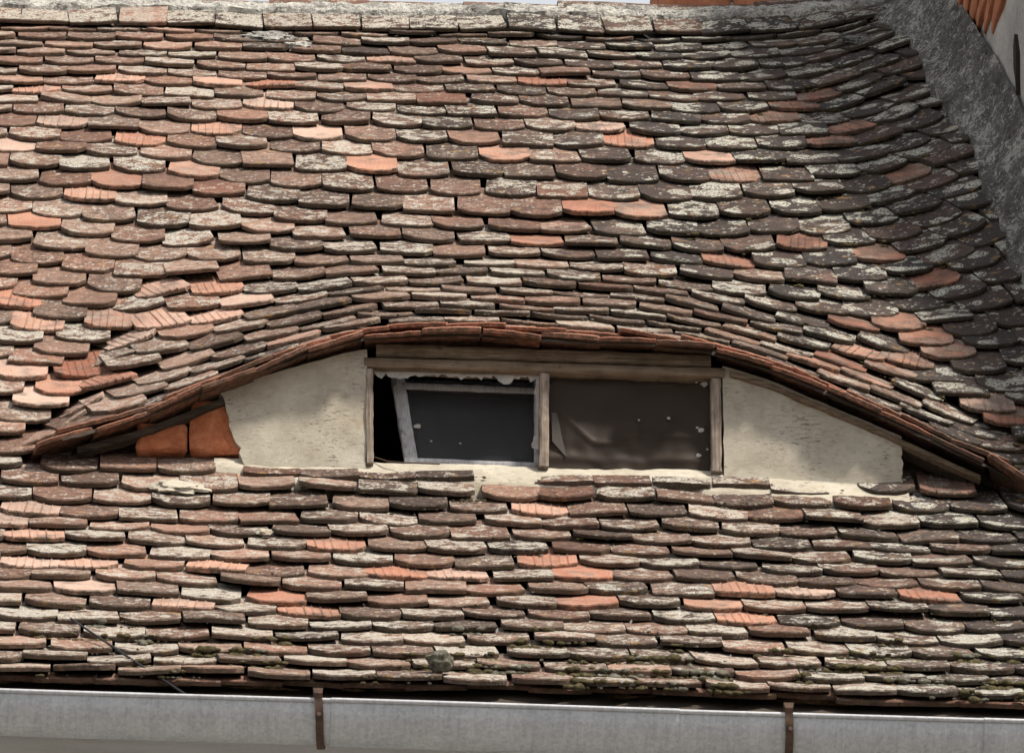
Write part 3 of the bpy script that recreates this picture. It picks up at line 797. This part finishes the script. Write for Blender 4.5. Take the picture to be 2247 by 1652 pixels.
# ------------------------------------------------------------------ chimney behind the ridge
cx0 = atY(1453, 10, PV(RV1)[0] + .35).x; cyf = PV(RV1)[0] + .32; czb = surf(cx0, RV1).z - .35
ch = thing('chimney', Vector((cx0 + .55, cyf + .3, czb)), 'orange brick chimney rising behind the ridge beside the gable wall', 'chimney')
CW, CD, CHH = 1.06, .62, 1.5
mk('mortar_core', [(cx0 + .012 + (CW - .024) * a, cyf + .012 + (CD - .024) * b, czb + CHH * c) for c in (0, 1) for b in (0, 1) for a in (0, 1)], [(0, 1, 3, 2), (4, 6, 7, 5), (0, 4, 5, 1), (2, 3, 7, 6), (0, 2, 6, 4), (1, 5, 7, 3)], 'mortar', ch)
bh, bl = .088, .265; zc = czb; r_i = 0
while zc < czb + CHH - .02:
    x = cx0 + (0 if r_i % 2 else -bl / 2)
    while x < cx0 + CW - .02:
        a, b = max(x, cx0), min(x + bl - .012, cx0 + CW)
        if b - a > .03: block('brick', ((a + b) / 2, cyf + .05, zc + bh / 2 - .005), (b - a, .1, bh - .010), 'brick_old', ch, .003, x + zc)
        x += bl
    y = cyf + .105 + (0 if r_i % 2 else .06)
    while y < cyf + CD:
        b = min(y + .25, cyf + CD); block('brick', (cx0 + .05, (y + b) / 2, zc + bh / 2 - .005), (.1, b - y - .01, bh - .010), 'brick_old', ch, .003, y + zc); y = b + .002
    zc += bh; r_i += 1

# ------------------------------------------------------------------ gable wall on the right with its cement flashing
gw = thing('gable_wall', Vector((XG + .2, YE + 2, PV(3)[1])), 'tall grey rendered gable wall with bared brick at the upper right', 'wall')
def gtop(Y):
    v = (Y - YE) / .66
    return PV(max(0, min(8.5, v)))[1] + .4 + max(0, v) * .33
def gface(s, t):
    Y = YE - .1 + 9.0 * s; zl = 7.0; z = zl + (gtop(Y) - zl) * t
    return Vector((XGf((Y - YE) / .68) + .012 * fbm(Y * 1.5, z * 1.5, 6, 3), Y, z))
slab('rendered_face', 60, 40, gface, lambda s, t: gface(s, t) + Vector((2.5, 0, 0)), 'gable', gw, 50)
def on_gable(px, py):
    r = FW + RT * ((px - W / 2) / F) - UP * ((py - HH / 2) / F)
    t = (XG - CAM.x) / r.x
    for _ in range(12): t = (XGf(((CAM + r * t).y - YE) / .68) - CAM.x) / r.x
    return CAM + r * t
def in_patch(x, y):
    lo = max(2104 + .3 * y, 2070 + .9 * y); hi = 2214 - .25 * y - .004 * y * y
    return -60 < y < 105 and lo < x < hi and nz(x * .03, y * .05, 2) > -.6
pa, pb = on_gable(2106, 90), on_gable(2215, -60)
z0, z1, y0_, y1_ = min(pa.z, pb.z) - .6, max(pa.z, pb.z) + .6, min(pa.y, pb.y) - 1.0, max(pa.y, pb.y) + 1.0
zi = 0; z = z0
while z < z1:
    y = y0_ + (.13 if zi % 2 else 0)
    while y < y1_:
        xg = XGf((y - YE) / .68)
        if in_patch(*proj((xg, y, z))): block('brick', (xg + .008, y, z), (.06, .252, .080), 'brick_old', gw, .004, y * 3 + z)
        y += .25
    z += .078; zi += 1
p = on_gable(2238, 150); xc = p.x
ck = [(.0, -.11), (.007, -.03), (.016, .02), (.010, .10), (-.004, .13), (-.012, .05), (-.004, -.04)]
mk('wall_crack', [(xc - .016 - a * .12, p.y + a * 2, p.z + b) for a, b in ck] + [(xc + .05, p.y + a * 2, p.z + b) for a, b in ck], [tuple(range(7)), tuple(range(13, 6, -1))] + [(i, (i + 1) % 7, 7 + (i + 1) % 7, 7 + i) for i in range(7)], 'attic', gw)
def flash(s, t):
    v = 3.0 + (V_TOP - 2.62) * s
    out = .155 + .035 * nz(v * 3, 2.5) + .03 * nz(v * 9, 1.1) + .022 * nz(v * 23, 6.0) + .02 * sst(V_TOP - 1.2, V_TOP + .2, v)
    u = XGf(v) + .01 - out * (1 - t)
    vv = min(v, V_TOP + .35); T, S, N = frame_at(u, vv)
    b = .030 + .15 * t ** 1.6
    return surf(u, vv) + N * (b + .016 * fbm(v * 5, t * 2.5, 9, 4) + .007 * nz(v * 26, t * 8, 2))
slab('cement_flashing', 110, 12, flash, lambda s, t: flash(s, t) - Vector((0, 0, .14)), 'mortar_dark', gw, 60)

# ------------------------------------------------------------------ eaves, cornice, gutter
hw = thing('house_wall', Vector((0, YE + .25, 0)), 'cream plastered house wall with a moulded cornice under the gutter', 'wall')
yb = YE + .36
cp = [(yb, 0.0), (yb, 9.4), (yb - .05, 9.45), (yb - .05, 9.62), (yb - .10, 9.70), (yb - .13, 9.80), (yb - .13, 9.90), (yb - .18, 9.96), (yb - .20, 10.05), (yb - .20, 10.37), (yb + .1, 10.37), (yb + .1, 0)]
vs = [(x, y, z) for x in (-4.5, 4.5) for y, z in cp]; n = len(cp)
mk('plaster_cornice', vs, [(i, (i + 1) % n, n + (i + 1) % n, n + i) for i in range(n)] + [tuple(range(n))[::-1], tuple(range(n, 2 * n))], 'cornice', hw)
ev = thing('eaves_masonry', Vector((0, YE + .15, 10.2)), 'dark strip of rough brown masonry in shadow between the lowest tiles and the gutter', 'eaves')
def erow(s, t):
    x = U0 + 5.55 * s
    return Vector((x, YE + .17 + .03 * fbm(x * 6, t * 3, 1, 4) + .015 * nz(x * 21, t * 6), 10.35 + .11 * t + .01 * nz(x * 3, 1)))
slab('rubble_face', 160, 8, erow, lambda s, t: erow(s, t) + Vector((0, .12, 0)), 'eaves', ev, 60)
def under(s, t):
    return surf(U0 + 5.55 * s, .02 + .3 * t, False) - Vector((0, 0, .06 + .012 * nz(s * 60, t * 3)))
slab('eaves_board', 80, 2, under, lambda s, t: under(s, t) - Vector((0, 0, .03)), 'wood_dark', ev, None)
# second layer of tile ends at the eaves
for i in range(34):
    u = U0 + .1 + i * .1745 * .95
    if u > XG: break
    T, S, N = frame_at(u, 0, False)
    m = Matrix((T, S, N)).transposed().to_4x4()
    o = bpy.data.objects.new('eaves_tile', rng.choice(TM['flat'])); col.objects.link(o); o.parent = ev; o.matrix_parent_inverse = Matrix.Translation(-ev.location)
    o.matrix_basis = Matrix.Translation(surf(u, .080 + rng.uniform(-.03, .02), False) - N * (.021 + rng.uniform(0, .004))) @ m @ Matrix.Rotation(R(rng.gauss(0, 1.2)), 4, 'Z') @ Matrix.Rotation(R(-5), 4, 'X')
    for a, b in (('seed', rng.uniform(0, 10)), ('fresh', .3), ('dark', .2), ('lich', .3), ('tone', .45)): o[a] = b

GR = .081
yg = YE - .035
gutter = thing('rain_gutter', Vector((0, yg, 10.0)), 'half-round galvanised rain gutter running along the foot of the roof', 'gutter')
def rim_z(x):
    px = W / 2 + (x - 0.03) * 823
    return atY(px, 1516 + 69 * px / W + 1.5 * nz(x * 1.3, 5), yg - GR).z
joints = [-3.8, atY(737, 1560, yg - GR).x, atY(1481, 1580, yg - GR).x, atY(2170, 1600, yg - GR).x, 3.2]
for q, (a, b) in enumerate(zip(joints, joints[1:])):
    vs, fs = [], []; nx = max(4, int((b - a) / .06)); na = 20
    pr = []
    for i in range(na + 1):
        t = math.pi * i / na; pr.append((-math.cos(t), -math.sin(t), 0))
    bead = [(-1 + .055 * (1 - math.cos(w_)) - .11, .055 * math.sin(w_) + .02, 0) for w_ in [k * math.pi * 2 / 9 for k in range(9)]]
    grow = 1 + .035 * (q % 2)
    for i in range(nx + 1):
        x = a - .012 * (q % 2) + (b - a + .024 * (q % 2)) * i / nx; rz = rim_z(x)
        for (c_, d_, _) in pr: vs.append((x, yg + GR * grow * c_, rz + GR * grow * d_ + .0015 * nz(x * 6, c_ * 2)))
        for (c_, d_, _) in pr[::-1]: vs.append((x, yg + (GR * grow - .002) * c_, rz + (GR * grow - .002) * d_ + .0015 * nz(x * 6, c_ * 2)))
    w = 2 * (na + 1)
    for i in range(nx):
        for j in range(w): fs.append((i * w + j, i * w + (j + 1) % w, (i + 1) * w + (j + 1) % w, (i + 1) * w + j))
    fs.append(tuple(range(w))[::-1]); fs.append(tuple(nx * w + j for j in range(w)))
    o = mk('gutter_length', vs, fs, 'zinc', gutter, 50)
    tb = tube('rim_bead', [(a - .012 * (q % 2) + (b - a + .024 * (q % 2)) * i / nx, yg - GR * grow - .002, rim_z(a + (b - a) * i / nx) + .001) for i in range(nx + 1)], .0065 * grow, 'zinc', None, 8)
    tb.parent = o
for px, tilt in ((697, .010), (1731, .004)):
    p = atY(px, 1560 if px < 1000 else 1590, yg - GR); x = p.x; rz = rim_z(x); bw = .0105
    path = []
    for i in range(15):
        t = math.pi * (-.02 + .86 * i / 14); path.append((-(GR + .006) * math.cos(t), -(GR + .006) * math.sin(t)))
    head = [(-GR + .020, .020), (-GR + .006, .034), (-GR - .010, .030), (-GR - .012, .014)]
    path = head + path
    vs, fs = [], []
    for i, (y, z) in enumerate(path):
        k = bw * (1.25 if i < 3 else 1.0); sh = tilt * max(0, i - 3) / 14 * 1.6
        j0 = .001 * nz(i * 1.3, px)
        for dx in (-k, k):
            for th in (0, .0045):
                dy, dz = y, z
                L = math.hypot(y, z) or 1
                vs.append((x + dx + sh + j0, yg + y - th * y / L * -1, rz + z + th * z / L))
    for i in range(len(path) - 1):
        a = i * 4; b = a + 4
        fs += [(a, a + 2, b + 2, b), (a + 1, b + 1, b + 3, a + 3), (a, b, b + 1, a + 1), (a + 2, a + 3, b + 3, b + 2)]
    fs += [(0, 1, 3, 2), (len(path) * 4 - 4, len(path) * 4 - 2, len(path) * 4 - 1, len(path) * 4 - 3)]
    br = mk('gutter_bracket', vs, fs, 'rust', gutter, 40)
    rv = [(x + .003 + .006 * math.cos(a), yg - (GR + .014), rz - .045 + .006 * math.sin(a)) for a in [k * math.pi / 4 for k in range(8)]]
    rvt = mk('rivet', rv + [(p_[0], p_[1] + .012, p_[2]) for p_ in rv], [tuple(range(8)), tuple(range(15, 7, -1))] + [(k, (k + 1) % 8, 8 + (k + 1) % 8, 8 + k) for k in range(8)], 'rust', None); rvt.parent = br

# ------------------------------------------------------------------ small things
def on_upper(px, py, lift=.02):
    lo, hi = VW, V_TOP + .3
    for _ in range(40):
        m = (lo + hi) / 2; p = atY(px, py, PV(m)[0])
        if p.z < surf(p.x, m).z: hi = m
        else: lo = m
    p = atY(px, py, PV(lo)[0]); return surf(p.x, lo) + frame_at(p.x, lo)[2] * lift
def on_roof(px, py, lift=.02):
    """point of the lower slope seen at a photo position"""
    lo, hi = 0.0, VW
    for _ in range(40):
        m = (lo + hi) / 2; Y = PV(m)[0]; p = atY(px, py, Y); 
        if p.z < surf(p.x, m, False).z: hi = m
        else: lo = m
    p = atY(px, py, PV(lo)[0]); s = surf(p.x, lo, False); return s + frame_at(p.x, lo, False)[2] * lift
ca, cb = on_roof(155, 1380, .03), atY(420, 1531, yg - .03)
tag(tube('cable', [ca.lerp(cb, t) - Vector((0, 0, .035 * math.sin(math.pi * t) * .5)) + Vector((0, -.03 * math.sin(math.pi * t), 0)) for t in [i / 12 for i in range(13)]], .0032, 'cable'), 'thin black cable hanging from the lower left tiles into the gutter', 'cable')

def blob(vs, fs, c, r, hgt, N, seed, sub=2):
    bm = bmesh.new(); bmesh.ops.create_icosphere(bm, subdivisions=sub, radius=1.0)
    N = N.normalized(); X = N.orthogonal().normalized(); Y = N.cross(X); o0 = len(vs)
    for v in bm.verts:
        d = 1 + .28 * fbm(v.co.x * 1.7 + seed, v.co.y * 1.7, v.co.z * 1.7, 3)
        vs.append(tuple(c + (X * v.co.x + Y * v.co.y) * (r * d) + N * (v.co.z * hgt * d)))
    for f in bm.faces: fs.append(tuple(o0 + v.index for v in f.verts))
    bm.free()
vs, fs = [], []
big = on_roof(965, 1487, .045)
blob(vs, fs, big, .036, .030, Vector((0, -.4, 1)), 3.0, 4)
tag(mk('moss_cushion', vs, fs, 'moss_grey', None, 180), 'large round grey-green moss cushion on the lowest tiles above the gutter', 'moss')
mv = {'moss': ([], []), 'moss_grey': ([], [])}
mr = random.Random(12)
def moss_at(u, v, r, kind, ride=True, n=4):
    v = round(v / GA) * GA + .055
    if ride:
        v = veff(u, v)
        if v < VD + .09: return
    for q in range(n):
        du, dv = mr.gauss(0, r * 1.6), mr.gauss(-.002, r * .7)
        T, S, N = frame_at(u + du, v + dv, ride); k = r * mr.uniform(.35, 1.0)
        c = surf(u + du, v + dv, ride) + N * (TT + .002 if dv > 0 else .002)
        blob(*mv[kind], c, k * mr.uniform(.8, 1.5), k * mr.uniform(.4, .75), (N + Vector((0, -.2, .4))).normalized(), mr.uniform(0, 50), 1 if k < .007 else 2)
for i in range(230):                                # lowest courses
    u = mr.uniform(-1.7, 1.7); v = abs(mr.gauss(.1, .26)) + .02
    if nz(u * 1.6, v * 2, 3) < -.05 and mr.random() < .8: continue
    moss_at(u, v, mr.uniform(.006, .019), mr.choice(('moss', 'moss', 'moss_grey')), False, mr.randint(4, 11))
for i in range(110):
    moss_at(mr.uniform(-1.6, 1.8), mr.uniform(.5, 2.0), mr.uniform(.003, .007), mr.choice(('moss', 'moss_grey')), False, mr.randint(1, 5))
for i in range(110):                                # damp side below the gable wall
    v = mr.uniform(2.3, 6.9); u = XG - .15 - abs(mr.gauss(0, .38))
    if v < 3.3: u = XG - abs(mr.gauss(0, .3))
    moss_at(u, v, mr.uniform(.004, .011), 'moss', True, mr.randint(2, 7))
for i in range(80):                                 # over the eyebrow
    u = mr.uniform(-.7, .9); moss_at(u, VD + .5 + mr.uniform(.0, .6), mr.uniform(.003, .008), mr.choice(('moss', 'moss_grey', 'moss_grey')), True, mr.randint(1, 5))
for i in range(70):                                 # below the top course
    moss_at(mr.uniform(-1.8, 1.4), V_TOP - mr.uniform(.22, .5), mr.uniform(.003, .007), mr.choice(('moss', 'moss_grey')), True, mr.randint(1, 4))
for i in range(520):                                # lichen crust along the lowest tile edges, under the ridge and at the sill
    z = mr.random()
    if z < .6: u, v, rd = mr.uniform(-1.75, 1.75), abs(mr.gauss(0, .30)), False
    elif z < .8: u, v, rd = mr.uniform(-1.9, 1.4), V_TOP - .24 - abs(mr.gauss(0, .12)), True
    else: u, v, rd = mr.uniform(-.85, 1.1), VW - .14 - abs(mr.gauss(0, .25)), False
    if nz(u * 2.3, v * 3, 8) < -.05: continue
    moss_at(u, v, mr.uniform(.003, .0085), 'moss_grey' if mr.random() < .75 else 'moss', rd, mr.randint(1, 4))
for kind, nm, lb in (('moss', 'moss', 'olive moss growing in the joints of the roof tiles'), ('moss_grey', 'moss', 'dry grey moss growing in the joints of the roof tiles')):
    o = mk(nm, mv[kind][0], mv[kind][1], kind, None, 180); tag(o, lb, 'moss', kind='stuff')
# mortar lumps
def lump(px, py, w, d, h, seed, label, mat='plaster', f=on_roof):
    c = f(px, py, .018); T, S, N = frame_at(c.x, 1.4, False); vs, fs = [], []
    bm = bmesh.new(); bmesh.ops.create_icosphere(bm, subdivisions=4, radius=1.0)
    for v in bm.verts:
        k = 1 + .45 * fbm(v.co.x * 1.6 + seed, v.co.y * 1.6, v.co.z * 1.6, 4)
        vs.append(c + T * (v.co.x * w * k) + S * (v.co.y * d * k) + N * (v.co.z * h * k))
    fs = [tuple(v.index for v in f.verts) for f in bm.faces]; bm.free()
    tag(mk('mortar_lump', vs, fs, mat, None, 60), label, 'mortar')
lump(393, 1082, .075, .05, .016, 2.0, 'pale crusty lump of mortar on a tile below the bared bricks')
lump(590, 92, .085, .055, .016, 8.0, 'grey lichened mortar patch smeared on the tiles under the ridge at the left', 'mortar', on_upper)
lump(655, 112, .05, .03, .014, 3.0, 'small grey mortar patch just right of the smeared patch under the ridge', 'mortar', on_upper)
lump(1905, 100, .10, .05, .016, 6.0, 'dark mortar patch on the topmost tiles beside the cement flashing', 'mortar_dark', on_upper)
lump(580, 1180, .022, .02, .008, 5.0, 'small white dab of mortar on a tile at the lower left')
for i, (x, y, lb) in enumerate([(1090, 1406, 'white bird feather lying on the tiles above the big moss cushion'), (1384, 1387, 'white feather caught on a tile right of the roof centre'), (1600, 1464, 'small white feather on the lowest tiles near the right gutter bracket')]):
    c = on_roof(x, y, .03); k = .008; a = Vector((.3, -.5, .8)).normalized(); b = Vector((1, .2, 0))
    pts = [c - a * k, c + b * k * .45, c + a * k * 1.1, c - b * k * .45]
    tag(mk('feather', pts + [p + Vector((0, .003, .001)) for p in pts], [(0, 1, 2, 3), (7, 6, 5, 4), (0, 4, 5, 1), (1, 5, 6, 2), (2, 6, 7, 3), (3, 7, 4, 0)], 'white', None), lb, 'feather')
